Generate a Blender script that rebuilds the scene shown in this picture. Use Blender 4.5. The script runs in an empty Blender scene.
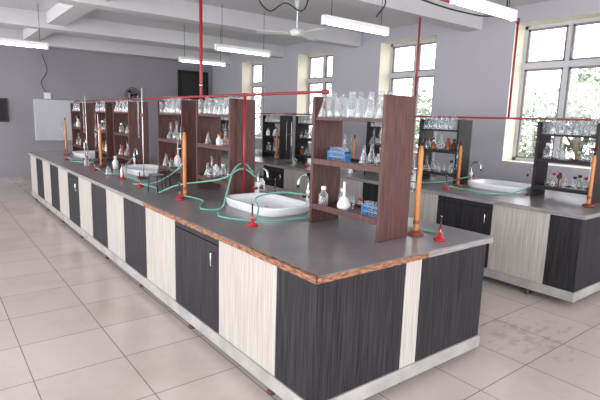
import bpy, bmesh, math, random
from mathutils import Vector, Matrix, noise
random.seed(7)
S=bpy.context.scene
S.view_settings.view_transform='Standard'
FL=-0.08; H=0.87; CE=3.45
# ---------------------------------------------------------------- materials
def srgb(r,g,b):
    f=lambda c:(c/255/12.92) if c/255<=0.04045 else ((c/255+0.055)/1.055)**2.4
    return (f(r),f(g),f(b),1)
def base(name,col,rough=0.5,metal=0.0,spec=0.5,emit=None,es=0):
    m=bpy.data.materials.new(name);m.use_nodes=True
    b=m.node_tree.nodes['Principled BSDF']
    b.inputs['Base Color'].default_value=col
    b.inputs['Roughness'].default_value=rough
    b.inputs['Metallic'].default_value=metal
    b.inputs['Specular IOR Level'].default_value=spec
    if emit: b.inputs['Emission Color'].default_value=emit; b.inputs['Emission Strength'].default_value=es
    return m
def noisy(name,c1,c2,scale=(1,1,1),nscale=5,rough=0.5,detail=4,lo=0.35,hi=0.65,spec=0.5,bump=0,rot=None):
    m=base(name,c1,rough,spec=spec);nt=m.node_tree;N=nt.nodes;L=nt.links;b=N['Principled BSDF']
    tc=N.new('ShaderNodeTexCoord');mp=N.new('ShaderNodeMapping');mp.inputs['Scale'].default_value=scale
    no=N.new('ShaderNodeTexNoise');no.inputs['Scale'].default_value=nscale;no.inputs['Detail'].default_value=detail
    cr=N.new('ShaderNodeValToRGB');cr.color_ramp.elements[0].position=lo;cr.color_ramp.elements[1].position=hi
    cr.color_ramp.elements[0].color=c1;cr.color_ramp.elements[1].color=c2
    L.new(tc.outputs['Object'],mp.inputs['Vector']);L.new(mp.outputs[0],no.inputs['Vector']);L.new(no.outputs['Fac'],cr.inputs[0]);L.new(cr.outputs[0],b.inputs['Base Color'])
    if bump:
        bu=N.new('ShaderNodeBump');bu.inputs['Strength'].default_value=bump;bu.inputs['Distance'].default_value=0.003
        L.new(no.outputs['Fac'],bu.inputs['Height']);L.new(bu.outputs[0],b.inputs['Normal'])
    return m
M={}
M['dark']=noisy('laminate_dark',srgb(14,14,17),srgb(58,56,61),(60,60,1.2),2.2,0.55,5,0.3,0.75,0.2)
M['light']=noisy('laminate_light',srgb(150,145,139),srgb(184,179,172),(70,70,1.5),1.8,0.5,6,0.3,0.66,0.3)
M['top']=noisy('countertop_grey',srgb(108,104,106),srgb(126,121,123),(1,1,1),3.5,0.28,6,0.3,0.7,0.5)
M['edge']=noisy('countertop_edge',srgb(116,112,112),srgb(146,142,140),(1,1,8),6,0.5)
M['worn']=noisy('worn_plywood_edge',srgb(70,50,42),srgb(166,112,76),(6,6,30),3,0.7,5)
M['foot']=base('foot_brown',srgb(80,52,40),0.6)
M['plinth']=noisy('aluminium_plinth',srgb(140,136,134),srgb(166,162,159),(1,1,1),4,0.4)
M['rackw']=noisy('rack_wood_brown',srgb(54,31,30),srgb(94,59,53),(30,30,1.5),3,0.45,5,0.3,0.7,0.35)
M['rackd']=noisy('rack_wood_dark',srgb(20,16,18),srgb(38,31,33),(25,25,1.5),3,0.45,5,0.3,0.7,0.3)
M['steel']=base('steel',srgb(190,190,195),0.25,1)
M['black']=base('black_plastic',srgb(18,18,20),0.4)
M['red']=base('red_paint',srgb(166,28,34),0.35)
M['pipe']=base('red_pipe',srgb(134,30,38),0.4)
M['orange']=noisy('orange_varnish',srgb(164,92,30),srgb(198,126,50),(8,8,1),4,0.35)
M['obase']=base('maroon_base',srgb(120,50,34),0.4)
M['ceramic']=base('sink_ceramic',srgb(224,227,231),0.12,spec=0.6)
M['hose']=base('green_hose',srgb(104,168,152),0.35)
M['white']=base('white_plastic',srgb(218,218,218),0.35)
M['blue']=base('blue_plastic',srgb(50,125,190),0.35)
M['frame']=base('window_frame',srgb(186,186,190),0.45)
M['frameb']=base('window_sash',srgb(128,120,120),0.5)
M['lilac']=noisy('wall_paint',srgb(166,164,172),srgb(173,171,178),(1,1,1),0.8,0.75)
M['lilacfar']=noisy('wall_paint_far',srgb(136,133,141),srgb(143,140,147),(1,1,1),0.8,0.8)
M['cream']=base('reveal_cream',srgb(222,216,198),0.7)
M['ceil']=noisy('ceiling_paint',srgb(188,187,189),srgb(196,195,197),(1,1,1),0.6,0.85)
M['tube']=base('tube_glow',(1,1,1,1),0.4,emit=(0.95,0.98,1,1),es=16)
M['board']=base('whiteboard',srgb(176,176,182),0.3)
M['foliage']=noisy('foliage',srgb(58,70,52),srgb(130,144,118),(1,1,1),7,0.8,6)
M['bark']=noisy('bark',srgb(80,66,52),srgb(120,100,82),(1,1,.2),6,0.9)
M['liquid']=base('amber_liquid',srgb(120,60,26),0.2)
def glass():
    m=bpy.data.materials.new('lab_glass');m.use_nodes=True;nt=m.node_tree;N=nt.nodes;L=nt.links;N.clear()
    o=N.new('ShaderNodeOutputMaterial');t=N.new('ShaderNodeBsdfTransparent');t.inputs[0].default_value=(.93,.95,.95,1)
    g=N.new('ShaderNodeBsdfGlossy');g.inputs['Roughness'].default_value=.08
    d=N.new('ShaderNodeBsdfDiffuse');d.inputs[0].default_value=(.68,.71,.74,1)
    lw=N.new('ShaderNodeLayerWeight');lw.inputs['Blend'].default_value=.35
    ms=N.new('ShaderNodeMixShader');ms2=N.new('ShaderNodeMixShader');ms2.inputs[0].default_value=.6
    L.new(g.outputs[0],ms2.inputs[1]);L.new(d.outputs[0],ms2.inputs[2])
    mt=N.new('ShaderNodeMath');mt.operation='MULTIPLY_ADD';mt.inputs[1].default_value=.8;mt.inputs[2].default_value=.12
    L.new(lw.outputs['Facing'],mt.inputs[0]);L.new(mt.outputs[0],ms.inputs[0]);L.new(t.outputs[0],ms.inputs[1]);L.new(ms2.outputs[0],ms.inputs[2]);L.new(ms.outputs[0],o.inputs[0]);return m
M['glass']=glass()
def pane():
    m=bpy.data.materials.new('window_pane');m.use_nodes=True;nt=m.node_tree;N=nt.nodes;L=nt.links;N.clear()
    o=N.new('ShaderNodeOutputMaterial');t=N.new('ShaderNodeBsdfTransparent')
    g=N.new('ShaderNodeBsdfGlossy');g.inputs['Roughness'].default_value=.03
    ms=N.new('ShaderNodeMixShader');ms.inputs[0].default_value=.06
    L.new(t.outputs[0],ms.inputs[1]);L.new(g.outputs[0],ms.inputs[2]);L.new(ms.outputs[0],o.inputs[0]);return m
M['pane']=pane()
def floor_mat():
    m=base('floor_tiles',srgb(205,196,190),0.25);nt=m.node_tree;N=nt.nodes;L=nt.links;b=N['Principled BSDF']
    tc=N.new('ShaderNodeTexCoord');mp=N.new('ShaderNodeMapping');mp.inputs['Location'].default_value=(0.55,0.28,0)
    br=N.new('ShaderNodeTexBrick');br.offset=0;br.squash=1
    br.inputs['Scale'].default_value=1;br.inputs['Brick Width'].default_value=.6;br.inputs['Row Height'].default_value=.6
    br.inputs['Mortar Size'].default_value=.0035;br.inputs['Mortar Smooth'].default_value=.1;br.inputs['Bias'].default_value=0
    br.inputs['Color1'].default_value=srgb(190,180,174);br.inputs['Color2'].default_value=srgb(184,174,168);br.inputs['Mortar'].default_value=srgb(118,106,100)
    L.new(tc.outputs['Object'],mp.inputs[0]);L.new(mp.outputs[0],br.inputs[0])
    no=N.new('ShaderNodeTexNoise');no.inputs['Scale'].default_value=1.3;no.inputs['Detail'].default_value=8;no.inputs['Roughness'].default_value=.65
    L.new(tc.outputs['Object'],no.inputs[0])
    cr=N.new('ShaderNodeValToRGB');cr.color_ramp.elements[0].position=.33;cr.color_ramp.elements[0].color=(.9,.88,.86,1);cr.color_ramp.elements[1].position=.5;cr.color_ramp.elements[1].color=(1,1,1,1)
    L.new(no.outputs['Fac'],cr.inputs[0])
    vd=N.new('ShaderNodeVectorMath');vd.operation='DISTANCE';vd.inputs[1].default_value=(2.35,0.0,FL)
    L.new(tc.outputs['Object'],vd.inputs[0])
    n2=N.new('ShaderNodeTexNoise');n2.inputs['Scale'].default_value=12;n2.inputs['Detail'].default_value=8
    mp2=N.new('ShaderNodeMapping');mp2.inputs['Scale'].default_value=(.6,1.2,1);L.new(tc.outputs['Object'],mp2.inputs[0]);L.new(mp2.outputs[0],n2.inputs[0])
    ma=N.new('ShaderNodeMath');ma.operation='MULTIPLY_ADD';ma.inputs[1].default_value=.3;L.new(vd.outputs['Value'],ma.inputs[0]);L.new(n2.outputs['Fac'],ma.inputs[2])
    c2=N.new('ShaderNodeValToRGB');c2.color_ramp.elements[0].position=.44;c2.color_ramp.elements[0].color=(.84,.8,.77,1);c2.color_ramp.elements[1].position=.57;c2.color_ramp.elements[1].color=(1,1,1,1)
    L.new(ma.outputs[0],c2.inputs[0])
    m1=N.new('ShaderNodeMix');m1.data_type='RGBA';m1.blend_type='MULTIPLY';m1.inputs[0].default_value=1
    m2=N.new('ShaderNodeMix');m2.data_type='RGBA';m2.blend_type='MULTIPLY';m2.inputs[0].default_value=1
    L.new(br.outputs['Color'],m1.inputs[6]);L.new(cr.outputs[0],m1.inputs[7]);L.new(m1.outputs[2],m2.inputs[6]);L.new(c2.outputs[0],m2.inputs[7]);L.new(m2.outputs[2],b.inputs['Base Color'])
    return m
M['floor']=floor_mat()
# ---------------------------------------------------------------- mesh builder
class B:
    def __init__(s): s.bm=bmesh.new(); s.m=[]
    def mi(s,k):
        if k not in s.m: s.m.append(k)
        return s.m.index(k)
    def box(s,x0,x1,y0,y1,z0,z1,k):
        i=s.mi(k);v=[s.bm.verts.new(p) for p in((x0,y0,z0),(x1,y0,z0),(x1,y1,z0),(x0,y1,z0),(x0,y0,z1),(x1,y0,z1),(x1,y1,z1),(x0,y1,z1))]
        for q in((3,2,1,0),(4,5,6,7),(0,1,5,4),(1,2,6,5),(2,3,7,6),(3,0,4,7)):
            f=s.bm.faces.new([v[j] for j in q]);f.material_index=i
    def lathe(s,prof,c,k,seg=14,sx=1,sy=1,close=False):
        i=s.mi(k);rings=[]
        for r,z in prof:
            if r<1e-5: rings.append([s.bm.verts.new((c[0],c[1],c[2]+z))])
            else: rings.append([s.bm.verts.new((c[0]+sx*r*math.cos(2*math.pi*a/seg),c[1]+sy*r*math.sin(2*math.pi*a/seg),c[2]+z)) for a in range(seg)])
        for a,b in zip(rings,rings[1:]):
            for j in range(seg):
                q=[a[j%len(a)],a[(j+1)%len(a)],b[(j+1)%len(b)],b[j%len(b)]]
                u=[]
                for w in q:
                    if w not in u:u.append(w)
                if len(u)>2:
                    f=s.bm.faces.new(u);f.material_index=i;f.smooth=True
    def sweep(s,pts,r,k,seg=8,rr=None,cap=True):
        i=s.mi(k);pts=[Vector(p) for p in pts];rings=[];n=len(pts);prev=None
        for j,p in enumerate(pts):
            t=(pts[min(j+1,n-1)]-pts[max(j-1,0)]).normalized()
            if prev is None:
                u=t.orthogonal().normalized()
            else:
                u=(prev-t*prev.dot(t))
                u=u.normalized() if u.length>1e-6 else t.orthogonal().normalized()
            prev=u;w=t.cross(u);R=rr[j] if rr else r
            rings.append([s.bm.verts.new(p+(u*math.cos(2*math.pi*a/seg)+w*math.sin(2*math.pi*a/seg))*R) for a in range(seg)])
        for a,b in zip(rings,rings[1:]):
            for j in range(seg):
                f=s.bm.faces.new((a[j],a[(j+1)%seg],b[(j+1)%seg],b[j]));f.material_index=i;f.smooth=True
        if cap:
            f=s.bm.faces.new(rings[0][::-1]);f.material_index=i
            f=s.bm.faces.new(rings[-1]);f.material_index=i
    def cyl(s,a,b,r,k,seg=10): s.sweep([a,b],r,k,seg)
    def done(s,name,loc=(0,0,0),rotz=0,bevel=0,parent=None,norm=True):
        if norm: bmesh.ops.recalc_face_normals(s.bm,faces=s.bm.faces)
        me=bpy.data.meshes.new(name);s.bm.to_mesh(me);s.bm.free()
        for k in s.m: me.materials.append(M[k])
        o=bpy.data.objects.new(name,me);S.collection.objects.link(o);o.location=loc;o.rotation_euler[2]=rotz
        if bevel:
            md=o.modifiers.new('bevel','BEVEL');md.width=bevel;md.segments=2;md.limit_method='ANGLE'
        if parent:o.parent=parent
        return o
def spline(P,n=10):
    P=[Vector(p) for p in P];P=[P[0]*2-P[1]]+P+[P[-1]*2-P[-2]];out=[]
    for i in range(1,len(P)-2):
        for j in range(n):
            t=j/n;a,b,c,d=P[i-1:i+3]
            out.append(0.5*((2*b)+(c-a)*t+(2*a-5*b+4*c-d)*t*t+(3*b-a-3*c+d)*t**3))
    out.append(P[-2]);return out
# ---------------------------------------------------------------- room shell
b=B();b.box(-6,6,-6,12.2,FL-.1,FL,'floor');b.done('floor')
b=B();b.box(-6,6,-6,12.2,CE,CE+.12,'ceil');b.done('ceiling')
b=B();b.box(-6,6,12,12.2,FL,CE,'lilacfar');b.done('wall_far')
b=B();b.box(-6,4.4,11.975,11.999,FL,FL+.1,'plinth');b.done('baseboard_far')
ops=[(.85,2.2),(3.64,4.95),(6.37,7.62),(9.06,10.22)]
ZB,ZT=1.13,3.2
b=B();X0,X1=5.6,6.0
b.box(X0,X1,-6,12,FL,ZB,'lilac');b.box(X0,X1,-6,12,ZT,CE,'lilac')
y=-6
for a,c in [(-2.1,-.8)]+ops: b.box(X0,X1,y,a,ZB,ZT,'lilac');y=c
b.box(X0,X1,y,12,ZB,ZT,'lilac')
bmesh.ops.recalc_face_normals(b.bm,faces=b.bm.faces)
ci=b.mi('cream')
for f in b.bm.faces:
    if abs(f.normal.x)<.5: f.material_index=ci
b.done('wall_right')
for n,(a,c) in enumerate([(-2.1,-.8)]+ops):
    b=B();x0,x1=5.9,5.96;t=.05
    b.box(x0,x1,a,a+t,ZB,ZT,'frame');b.box(x0,x1,c-t,c,ZB,ZT,'frame');b.box(x0,x1,a,c,ZB,ZB+t,'frame');b.box(x0,x1,a,c,ZT-t,ZT,'frame')
    zt=2.55;b.box(x0-.015,x1,a,c,zt,zt+.09,'frame');m=(a+c)/2;b.box(x0-.01,x1,m-.035,m+.035,ZB,zt,'frame');b.box(x0-.01,x1,m-.025,m+.025,zt+.09,ZT,'frame')
    for u,v in((a+t,m-.035),(m+.035,c-t)):
        for z0,z1 in((ZB+t,zt),(zt+.09,ZT-t)):
            s=.03;k='frameb'
            b.box(x0+.01,x1-.01,u,u+s,z0,z1,k);b.box(x0+.01,x1-.01,v-s,v,z0,z1,k);b.box(x0+.01,x1-.01,u,v,z0,z0+s,k);b.box(x0+.01,x1-.01,u,v,z1-s,z1,k)
            b.box(x0+.028,x0+.032,u+s,v-s,z0+s,z1-s,'pane')
    b.cyl((x0-.03,m+.06,1.8),(x0-.03,m+.06,1.9),.008,'steel')
    b.done('window_%d'%(n+1))
# beams
b=B()
for y in (2.9,5.65,8.35,11.0): b.box(-6,5.6,y-.14,y+.14,CE-.27,CE,'ceil')
b.done('trim_1')
b=B();b.box(.3,.6,-6,12,CE-.2,CE,'ceil');b.done('trim_2')
# dark doorway on the far wall
b=B();b.box(4.45,5.4,11.9,11.998,FL,3.0,'rackd')
b.box(4.52,4.9,11.88,11.9,0,2.0,'dark');b.box(4.95,5.33,11.88,11.9,0,2.0,'dark');b.box(4.52,5.33,11.88,11.9,2.1,2.9,'black');b.cyl((4.88,11.86,.9),(4.88,11.86,1.1),.012,'steel')
b.done('door_1')
# outdoors
b=B();b.box(6.2,60,-30,50,-3.2,-3,'foliage');b.done('outdoor_ground')
def tree(x,y,r,h,sd):
    rnd=random.Random(sd);b=B();b.sweep(spline([(x,y,-3),(x+.1,y,-1),(x-.1,y+.15,h-r)],5),.16,'bark',8)
    for k in range(6):
        a=rnd.random()*6.28;b.sweep([(x,y,h-r*1.2),(x+math.cos(a)*r*.6,y+math.sin(a)*r*.6,h+rnd.uniform(-.4,.5)*r)],.05,'bark',6)
    i=b.mi('foliage')
    for k in range(3400):
        d=Vector((rnd.gauss(0,1),rnd.gauss(0,1),rnd.gauss(0,1))).normalized()*r*rnd.random()**.4
        if noise.noise(d*1.2+Vector((sd,0,0)))<-.12: continue
        c=Vector((x,y,h))+d;u=Vector((rnd.gauss(0,1),rnd.gauss(0,1),rnd.gauss(0,1))).normalized();w=u.orthogonal().normalized();s=rnd.uniform(.07,.15)
        f=b.bm.faces.new([b.bm.verts.new(c+q) for q in(u*s,w*s*.5,-u*s,-w*s*.5)]);f.material_index=i
    b.done('tree',norm=False)
tree(10.5,2.8,1.6,1.5,1);tree(11,6.2,1.8,1.2,2);tree(12,9.5,2.2,1.0,3);tree(12.5,14,2.5,1.2,4);tree(12,18.5,2.5,1.0,5)
# ---------------------------------------------------------------- benches
def bench(name,W,L,ys,front,loc,worn):
    b=B();pz0,pz1=-.01,.085;i=.035
    b.box(i+.02,W-i-.02,i+.02,L-i-.02,pz1-.03,H-.04,'black')
    b.box(i-.012,W-i+.012,i-.012,L-i+.012,pz0,pz1,'plinth')
    ft=[(0,FL),(.03,FL),(.03,FL+.02),(.018,FL+.025),(.018,pz0),(0,pz0)]
    for fx in (.3,W/2,W-.25):
        for k in range(int(L/1.2)+1): b.lathe(ft,(fx,.12+k*(L-.24)/int(L/1.2),0),'foot',8)
    for k in range(int(L/1.2)+1):
        fy=.5+k*1.2
        if fy<L-.2: b.lathe(ft,(.07,fy,0),'foot',8)
    g=.0025
    for side in (0,1):
        xa,xb=(i,i+.02) if side==0 else (W-i-.02,W-i)
        for n,(a,c) in enumerate(zip(ys,ys[1:])):
            k='dark' if n%2==0 else 'light'
            if n==2 or n==8:
                b.box(xa,xb,a+g,c-g,pz1,.76,k);b.box(xa,xb,a+g,c-g,.768,H-.045,'dark')
                xh=xa-.03 if side==0 else xb+.03
                b.cyl((xh,a+.07,.6),(xh,a+.07,.7),.006,'steel');b.cyl((xh,a+.07,.605),(xa+.01,a+.07,.605),.006,'steel');b.cyl((xh,a+.07,.695),(xa+.01,a+.07,.695),.006,'steel')
            else: b.box(xa,xb,a+g,c-g,pz1,H-.045,k)
    for end in (0,1):
        ya,yb=(i,i+.02) if end==0 else (L-i-.02,L-i)
        for k,a,c in front: b.box(a+g,c-g,ya,yb,pz1,H-.045,k)
    b.box(.004,W-.004,.004,L-.004,H-.045,H-.002,'edge');b.box(0,W,0,L,H-.004,H,'top')
    if worn:
        b.box(-.003,.003,-.003,2.6,H-.042,H-.006,'worn');b.box(-.003,.95,-.003,.003,H-.042,H-.006,'worn')
        b.box(0,.016,0,.7,H-.004,H+.0008,'worn');
        b.box(0,W,3.095,3.1,H-.001,H+.0006,'black')
    return b.done(name,loc,bevel=.002)
W1=1.72
bench('lab_bench',W1,9.2,[.035,.42,1.16,1.95,2.65,3.31,3.95,4.6,5.25,5.9,6.55,7.2,7.85,8.5,9.165],[('dark',.035,.77),('light',.77,.93),('dark',.93,1.685)],(0,0,0),True)
bench('lab_bench',1.8,9.2,[.035,.34,.97,1.7,2.35,3.0,3.65,4.3,4.95,5.6,6.25,6.9,7.55,8.2,9.165],[('dark',.035,.8),('light',.8,.95),('dark',.95,1.765)],(3.3,0,0),False)
# ---------------------------------------------------------------- racks
def flask(b,x,y,z,s,k='glass'):
    b.lathe([(0,0),(.042*s,0),(.044*s,.006*s),(.013*s,.095*s),(.012*s,.14*s),(.016*s,.143*s)],(x,y,z),k,12)
def beaker(b,x,y,z,s): b.lathe([(0,0),(.034*s,0),(.036*s,.01*s),(.036*s,.1*s),(.04*s,.105*s)],(x,y,z),'glass',12)
def bottle(b,x,y,z,s,cap='black',k='glass'):
    b.lathe([(0,0),(.032*s,0),(.034*s,.01*s),(.034*s,.085*s),(.014*s,.11*s),(.014*s,.125*s)],(x,y,z),k,12)
    b.lathe([(0,.12*s),(.018*s,.12*s),(.018*s,.145*s),(0,.145*s)],(x,y,z),cap,10)
def volflask(b,x,y,z,s,k='glass'):
    b.lathe([(0,0),(.03*s,0),(.05*s,.03*s),(.05*s,.05*s),(.03*s,.085*s),(.011*s,.105*s),(.010*s,.21*s),(.013*s,.213*s)],(x,y,z),k,14)
def ttrack(name,x,y,z,rot=0,par=None):
    b=B();w=.2
    b.box(-.03,.03,-w/2,w/2,0,.006,'blue');b.box(-.03,.03,-w/2,-w/2+.008,0,.085,'blue');b.box(-.03,.03,w/2-.008,w/2,0,.085,'blue')
    b.box(-.03,.03,-w/2,w/2,.04,.047,'blue');b.box(-.03,.03,-w/2,w/2,.075,.085,'blue')
    for i in range(7):
        for j in(-.014,.014): b.lathe([(0,.007),(.006,.01),(.006,.115),(.008,.116)],(j,-w/2+.022+i*.026,0),'glass',8)
    return b.done(name,(x,y,z),rot)
def rack(x,y,wood,Lr=.77,seed=0,near=False,hs=1.0):
    b=B();w=.3;t=.03
    zs=[.14*hs,.50*hs,.84*hs]
    b.box(0,w,0,t,0,hs,wood);b.box(0,w,Lr-t,Lr,0,hs,wood)
    for z in zs: b.box(.01,w-.01,t,Lr-t,z-.022,z,wood)
    for z in zs[:2]:
        b.box(.0,.012,t,Lr-t,z-.022,z+.022,wood);b.box(w-.012,w,t,Lr-t,z-.022,z+.022,wood)
    b.done('shelf_rack',(x,y,H+.001),bevel=.002)
    rnd=random.Random(seed);b=B();z=H+.002+zs[2]
    for i in range(7):
        for j in range(3):
            X=x+.055+j*.095+rnd.uniform(-.006,.006);Y=y+.085+i*(Lr-.17)/6+rnd.uniform(-.008,.008);s=rnd.uniform(.95,1.2)
            c=rnd.random()
            if c<.4: flask(b,X,Y,z,s*1.15)
            elif c<.62: beaker(b,X,Y,z,s*1.25)
            else: bottle(b,X,Y,z,s*1.15,'glass')
    if not near:
        for zz in zs[:2]:
            for i in range(5):
                for j in range(2):
                    if rnd.random()<.75:
                        X=x+.09+j*.12+rnd.uniform(-.02,.02);Y=y+.1+i*(Lr-.2)/4;c=rnd.random();s=rnd.uniform(.9,1.35)
                        if c<.5: bottle(b,X,Y,H+.002+zz,s,rnd.choice(['red','black','white','glass']),rnd.choice(['glass','glass','white','liquid']))
                        elif c<.75: flask(b,X,Y,H+.002+zz,s)
                        else: volflask(b,X,Y,H+.002+zz,s)
    else:
        volflask(b,x+.08,y+.45,H+.142,1.05,'white')
        volflask(b,x+.17,y+.17,H+.502,1.0);flask(b,x+.09,y+.27,H+.502,1.0);flask(b,x+.2,y+.3,H+.502,1.1);volflask(b,x+.22,y+.62,H+.502,1)
        bottle(b,x+.2,y+.6,H+.142,1.0,'white');beaker(b,x+.2,y+.5,H+.142,.9);bottle(b,x+.07,y+.68,H+.142,1.1,'white');beaker(b,x+.2,y+.3,H+.142,.8)
        b.lathe([(.004,0),(.005,.05),(.04,.1)],(x+.1,y+.1,H+.502),'glass',12)
        for q in range(4): b.cyl((x+.02+q*.01,y+.05,H+.51),(x+.04+q*.01,y+.2,H+.51),.004,'glass',6)
    b.done('glassware')
R1=[.33,2.4,3.55,5.45,6.6,8.3]
for n,y in enumerate(R1): rack(.82,y,'rackw',.77,n,n==0)
ttrack('test_tube_rack',.92,.88,H+.502);ttrack('test_tube_rack',.9,.46,H+.142)
R2=[.25,1.95,3.0,4.9,6.05,8.0]
for n,y in enumerate(R2): rack(4.02,y,'rackd',.66,n+20,False,.87)
# ---------------------------------------------------------------- burette posts, burners, sinks, taps
def post(x,y,h=.66,sd=0):
    b=B();b.lathe([(0,0),(.06,0),(.06,.012),(.045,.022),(.03,.03),(0,.03)],(0,0,0),'obase',16)
    b.lathe([(.018,.03),(.019,.05),(.019,h-.05),(.015,h-.03),(.012,h),(0,h)],(0,0,0),'orange',12)
    b.lathe([(.024,.08),(.024,.11)],(0,0,0),'obase',12);b.lathe([(.0,h),(.011,h),(.011,h+.05),(0,h+.05)],(0,0,0),'black',8)
    b.cyl((-.01,0,h*.75),(-.07,.0,h*.75),.007,'steel');b.cyl((-.07,0,h*.75-.18),(-.07,0,h*.75+.15),.006,'glass')
    b.done('burette_stand',(x,y,H+.001))
for x,y in((1.25,.36),(.45,2.66),(1.2,3.4),(.5,5.8),(1.2,6.5),(.5,8.1)): post(x,y)
for x,y in((3.9,.22),(3.92,1.83),(4.5,3.1),(3.9,3.8),(3.9,4.8),(3.9,6.0),(3.9,6.9)): post(x,y,.54)
def burner(x,y):
    b=B();b.lathe([(0,0),(.045,0),(.045,.008),(.03,.016),(.013,.03),(.012,.06),(0,.06)],(0,0,0),'red',16)
    b.lathe([(.007,.06),(.007,.17),(.009,.17),(.009,.175),(0,.175)],(0,0,0),'steel',10);b.cyl((0,0,.035),(.05,.02,.035),.005,'steel')
    b.lathe([(.011,.07),(.011,.085)],(0,0,0),'red',10)
    b.done('bunsen_burner',(x,y,H+.002))
BN=[(.35,1.21),(1.26,.15),(.34,2.54),(.3,3.55),(.35,4.3),(.3,5.4),(.4,6.3),(.3,7.2),(3.55,1.75),(3.6,2.8),(3.55,4.6),(1.35,2.35)]
for p in BN: burner(*p)
def sink(x,y):
    b=B();n=48;a0,b0=.26,.4
    prof=[(1.0,0),(1.03,.02),(1.06,.06),(1.07,.07),(1.05,.076),(.97,.074),(.92,.05),(.86,.025),(.5,.015),(.08,.012)]
    rings=[]
    i=b.mi('ceramic')
    for s,z in prof:
        r=[]
        for k in range(n):
            t=2*math.pi*k/n;c,d=math.cos(t),math.sin(t);e=.5
            r.append(b.bm.verts.new((a0*s*math.copysign(abs(c)**e,c),b0*s*math.copysign(abs(d)**e,d),z)))
        rings.append(r)
    for p,q in zip(rings,rings[1:]):
        for k in range(n):
            f=b.bm.faces.new((p[k],p[(k+1)%n],q[(k+1)%n],q[k]));f.material_index=i;f.smooth=True
    f=b.bm.faces.new(rings[-1]);f.material_index=b.mi('steel')
    b.done('sink',(x,y,H+.001))
for p in((.86,1.78),(.86,4.88),(.86,7.8),(4.3,1.42),(4.3,4.28),(4.3,7.35)): sink(*p)
def tap(x,y,r):
    b=B();b.lathe([(0,0),(.035,0),(.035,.01),(.016,.02),(.014,.12),(.02,.13),(.02,.16),(.012,.17),(0,.17)],(0,0,0),'white',12)
    b.sweep(spline([(0,0,.16),(0,0,.25),(0,-.05,.31),(0,-.12,.29),(0,-.14,.22)],6),.011,'steel',8)
    b.cyl((0,0,.1),(.06,0,.1),.012,'black');b.cyl((.06,0,.085),(.06,0,.13),.014,'red');b.cyl((0,0,.1),(-.06,0,.1),.012,'black');b.cyl((-.06,0,.085),(-.06,0,.13),.014,'red')
    b.cyl((0,-.14,.2),(0,-.14,.225),.014,'black')
    b.done('lab_tap',(x,y,H+.001),r)
for p in((1.22,1.62,-1.4),(1.1,2.3,0.2),(.86,5.37,0),(.86,8.26,0),(4.3,.965,3.14),(4.3,1.89,0),(4.3,4.78,0),(4.3,7.85,0)): tap(*p)
def hose(pts,r=.008):
    b=B();b.sweep(spline(pts,10),r,'hose',8);b.done('rubber_hose')
Z=H+.012
hose([(.4,1.22,Z+.027),(.55,1.2,Z+.01),(.75,1.22,Z),(.98,1.2,Z),(1.1,1.28,Z+.02),(1.2,1.45,Z+.1),(1.22,1.6,Z+.1)])
hose([(1.31,.17,Z+.027),(1.4,.3,Z),(1.35,.55,Z),(1.28,.8,Z),(1.35,1.05,Z+.02),(1.3,1.4,Z+.06),(1.22,1.6,Z+.12)])
hose([(.39,2.55,Z+.027),(.5,2.4,Z),(.45,2.25,Z),(.35,2.1,Z),(.3,1.95,Z),(.45,1.9,Z),(.56,2.0,Z+.1),(.75,2.2,Z+.3),(.95,2.34,Z+.35),(1.05,2.32,Z+.25)])
hose([(.34,1.75,Z),(.28,1.6,Z),(.33,1.45,Z),(.45,1.35,Z),(.56,1.45,Z+.07),(.7,1.7,Z+.11),(1.0,1.75,Z+.13),(1.2,1.6,Z+.11)])
hose([(.3,3.55,Z+.03),(.4,3.3,Z),(.3,3.0,Z),(.45,2.8,Z+.1),(.7,2.36,Z+.2),(.9,2.3,Z+.3),(1.08,2.3,Z+.2)])
hose([(.35,4.3,Z+.03),(.45,4.2,Z),(.4,3.9,Z),(.3,3.75,Z),(.5,3.6,Z+.02),(.7,3.5,Z+.15),(.8,3.4,Z+.3)])
hose([(.3,5.4,Z+.03),(.35,5.2,Z),(.3,4.9,Z),(.5,4.7,Z+.02),(.6,4.9,Z+.12),(.85,5.3,Z+.2)])
hose([(.3,7.2,Z+.03),(.4,7.0,Z),(.3,6.8,Z),(.4,6.6,Z),(.5,6.3,Z+.02)])
hose([(3.6,1.75,Z+.03),(3.7,1.6,Z),(3.6,1.3,Z),(3.8,1.1,Z),(4.0,1.0,Z+.05),(4.25,.97,Z+.1)])
hose([(3.6,2.8,Z+.03),(3.75,2.6,Z),(3.7,2.3,Z),(3.8,1.95,Z+.05),(4.25,1.88,Z+.1)])
def tripod(x,y):
    b=B()
    pts=[(math.cos(a)*.07,math.sin(a)*.07,.19) for a in[k*6.2832/20 for k in range(21)]];b.sweep(pts,.005,'black',6)
    for k in range(3):
        a=k*2.094+.3;b.cyl((math.cos(a)*.07,math.sin(a)*.07,.19),(math.cos(a)*.09,math.sin(a)*.09,.004),.005,'black',6)
    b.box(-.06,.06,-.06,.06,.195,.2,'steel');b.done('tripod_stand',(x,y,H+.002))
tripod(.55,3.45);tripod(.4,5.15);tripod(3.6,3.3);tripod(.3,3.05)
def retort(x,y,h=.75):
    b=B();b.box(-.05,.05,-.08,.08,0,.012,'black');b.cyl((0,-.05,.01),(0,-.05,h),.006,'steel')
    b.cyl((0,-.05,h*.7),(0,.1,h*.7),.006,'steel');b.cyl((-.0,-.05,h*.7-.02),(0,-.05,h*.7+.02),.014,'red')
    b.cyl((0,.1,h*.7-.3),(0,.1,h*.7+.25),.007,'glass');b.done('retort_stand',(x,y,H+.002),bevel=.002)
for p in((1.3,4.3,.75),(1.3,5.3,1.1),(.6,4.3,1.15),(1.25,7.2,.75),(.6,7.05,1.1),(4.6,2.8,.75),(3.7,5.3,.75),(3.7,7.6,.75),(.65,6.5,.8)): retort(*p)
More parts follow.
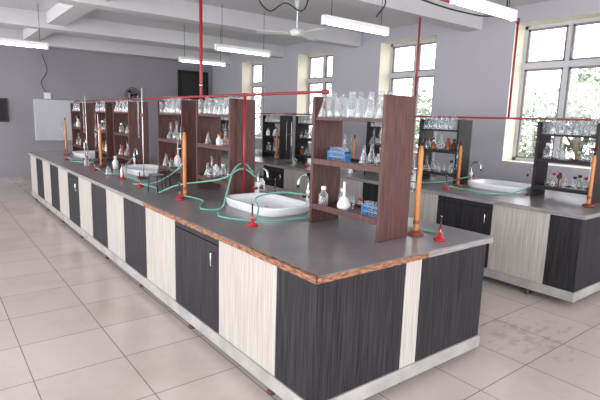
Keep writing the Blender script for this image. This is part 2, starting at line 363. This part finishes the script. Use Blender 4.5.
# loose reagent bottles on the counters
for n,(x,y,s,c,k) in enumerate([(.42,4.5,1.2,'red','white'),(.3,4.75,1,'black','glass'),(.62,5.5,1.3,'white','white'),(.35,6.05,1.1,'red','glass'),(1.4,2.7,1.2,'black','white'),(1.45,1.15,1.0,'red','glass'),(3.65,3.6,1.2,'red','white'),(3.6,5.0,1.2,'black','glass')]):
    b=B();bottle(b,0,0,0,s,c,k);b.done('reagent_bottle',(x,y,H+.001))
# ---------------------------------------------------------------- red gas pipes
b=B();r=.013;px=.93
b.cyl((px,1.08,1.91),(px,9.0,1.91),r,'pipe');b.cyl((px,3.26,CE),(px,3.26,H+.002),.018,'pipe')
b.cyl((px,2.3,1.91),(px,2.3,H+.002),.015,'pipe');b.cyl((px,6.3,1.91),(px,6.3,H+.002),r,'pipe')
for y in(1.08,2.3,3.26,6.3,9.0): b.cyl((px,y-.03,1.91),(px,y+.03,1.91),.02,'pipe')
b.lathe([(0,0),(.02,0),(.02,.03),(0,.03)],(px,3.26,2.02),'steel',10)
b.done('gas_pipe')
b=B();px=4.17;zp=1.775
b.cyl((px,.2,zp),(px,9,zp),r,'pipe');b.cyl((px,1.36,2.93),(px,1.36,zp),r,'pipe')
b.cyl((px,1.36,2.93),(2.3,1.36,2.93),r,'pipe');b.cyl((2.3,1.36,2.93),(2.3,1.36,CE),r,'pipe');b.cyl((px,2.85,CE),(px,2.85,zp),.015,'pipe')
b.sweep([(px,1.36,2.96),(px,1.36,2.9)],.02,'pipe')
b.done('gas_pipe')
# ---------------------------------------------------------------- tube lights
def tubelight(x,y,z=2.76):
    b=B();b.box(-.5,.5,-.035,.035,.02,.07,'white');b.box(-.52,-.49,-.03,.03,-.03,.07,'white');b.box(.49,.52,-.03,.03,-.03,.07,'white')
    b.cyl((-.49,0,-.008),(.49,0,-.008),.016,'tube',12)
    for s in(-.4,.4): b.cyl((s,0,.07),(s,0,CE-z),.004,'black',6)
    b.done('tube_light',(x,y,z))
for p in((2.5,2.4),(2.7,.87),(2.7,5.3),(3.0,7.4),(-.35,7.5),(-1.6,3.0),(-1.6,.0)): tubelight(*p)
# ceiling fan
b=B();b.cyl((0,0,0),(0,0,.45),.012,'white');b.lathe([(0,-.1),(.08,-.09),(.11,-.05),(.11,-.02),(.05,.01),(0,.02)],(0,0,0),'white',20);b.lathe([(0,.4),(.05,.4),(.02,.3)],(0,0,0),'white',12)
for k in range(3):
    a=k*2.094+.5;c,s=math.cos(a),math.sin(a);i=b.mi('white')
    def q(u,v,z): return (c*u-s*v,s*u+c*v,z)
    v=[b.bm.verts.new(q(*p)) for p in((.1,-.03,-.06),(.25,-.06,-.07),(.6,-.07,-.07),(.6,.07,-.05),(.25,.06,-.05),(.1,.03,-.06))]
    w=[b.bm.verts.new(Vector(x.co)+Vector((0,0,-.006))) for x in v]
    for f in (v,w[::-1]): b.bm.faces.new(f).material_index=i
    for j in range(6): b.bm.faces.new((v[j],v[(j+1)%6],w[(j+1)%6],w[j])).material_index=i
b.done('ceiling_fan',(2.9,4.1,CE-.45))
# hanging cables
b=B();b.sweep(spline([(1.25,2.7,CE),(1.3,2.7,3.0),(1.5,2.75,2.85),(1.75,2.8,2.98),(1.9,2.7,2.9),(2.0,2.7,3.05),(2.05,2.7,CE)],8),.008,'black',6);b.done('hanging_cable')
b=B();b.sweep(spline([(2.55,2.0,CE),(2.5,2.0,3.1),(2.58,2.05,2.98),(2.5,2.1,2.84)],8),.009,'black',6);b.done('hanging_cable')
b=B();b.sweep(spline([(2.2,1.7,3.2),(2.45,1.65,3.02),(2.8,1.6,2.96),(3.3,1.6,2.95),(3.9,1.6,2.98),(4.3,1.6,3.1)],8),.009,'black',6)
b.cyl((2.2,1.7,3.2),(2.2,1.7,CE),.009,'black');b.cyl((4.3,1.6,3.1),(4.3,1.6,CE),.009,'black');b.done('hanging_cable')
# far wall fittings
b=B();b.box(.6,1.55,11.955,11.998,.95,1.98,'frame');b.box(.63,1.52,11.95,11.956,.98,1.95,'board');b.box(.8,1.3,11.9,11.96,.95,.965,'steel');b.done('whiteboard',bevel=.003)
b=B();b.box(-.45,.04,11.96,11.998,1.4,1.97,'black');b.box(-.41,0,11.955,11.961,1.44,1.93,'rackd');b.done('wall_poster')
def wallfan(x,z):
    b=B();y=11.85
    for r in(.2,.14,.08,.03): b.sweep([(x+math.cos(a)*r,y,z+math.sin(a)*r) for a in[k*6.2832/28 for k in range(29)]],.008,'black',5)
    for k in range(16):
        a=k*6.2832/16;b.cyl((x+.02*math.cos(a),y-.01,z+.02*math.sin(a)),(x+.2*math.cos(a),y,z+.2*math.sin(a)),.004,'black',4)
    b.cyl((x,y,z),(x,11.99,z),.04,'black');b.box(x-.05,x+.05,11.96,11.998,z-.3,z+.05,'white')
    i=b.mi('black')
    for k in range(3):
        a=k*2.094;v=[b.bm.verts.new((x+math.cos(a+t)*rr,y+dy,z+math.sin(a+t)*rr)) for t,rr,dy in((0,.03,.01),(-.3,.17,.03),(.5,.17,.0))];b.bm.faces.new(v).material_index=i
    b.done('wall_fan')
wallfan(3.05,2.2)
b=B();b.box(.85,1.0,11.95,11.998,2.0,2.15,'white');b.sweep(spline([(.9,11.97,2.15),(.8,11.96,2.4),(.95,11.96,2.7),(.85,11.96,3.1)],6),.008,'black',6);b.done('switch_box')
# ---------------------------------------------------------------- light & world
w=bpy.data.worlds.new('World');S.world=w;w.use_nodes=True
bg=w.node_tree.nodes['Background'];bg.inputs[0].default_value=(.97,.97,1,1);bg.inputs[1].default_value=5.8
# ---------------------------------------------------------------- camera
cd=bpy.data.cameras.new('camera');cam=bpy.data.objects.new('camera',cd);S.collection.objects.link(cam)
cd.sensor_width=36;cd.lens=481/600*36;cd.clip_start=.05
R=[[0.7927,-0.0792,0.6044],[-0.6088,-0.1506,0.7789],[0.0293,-0.9854,-0.1676]]
m=Matrix([[R[i][0],-R[i][1],-R[i][2]] for i in range(3)]).to_4x4();m.translation=Vector((-1.586,-1.877,1.7))
cam.matrix_world=m;S.camera=cam
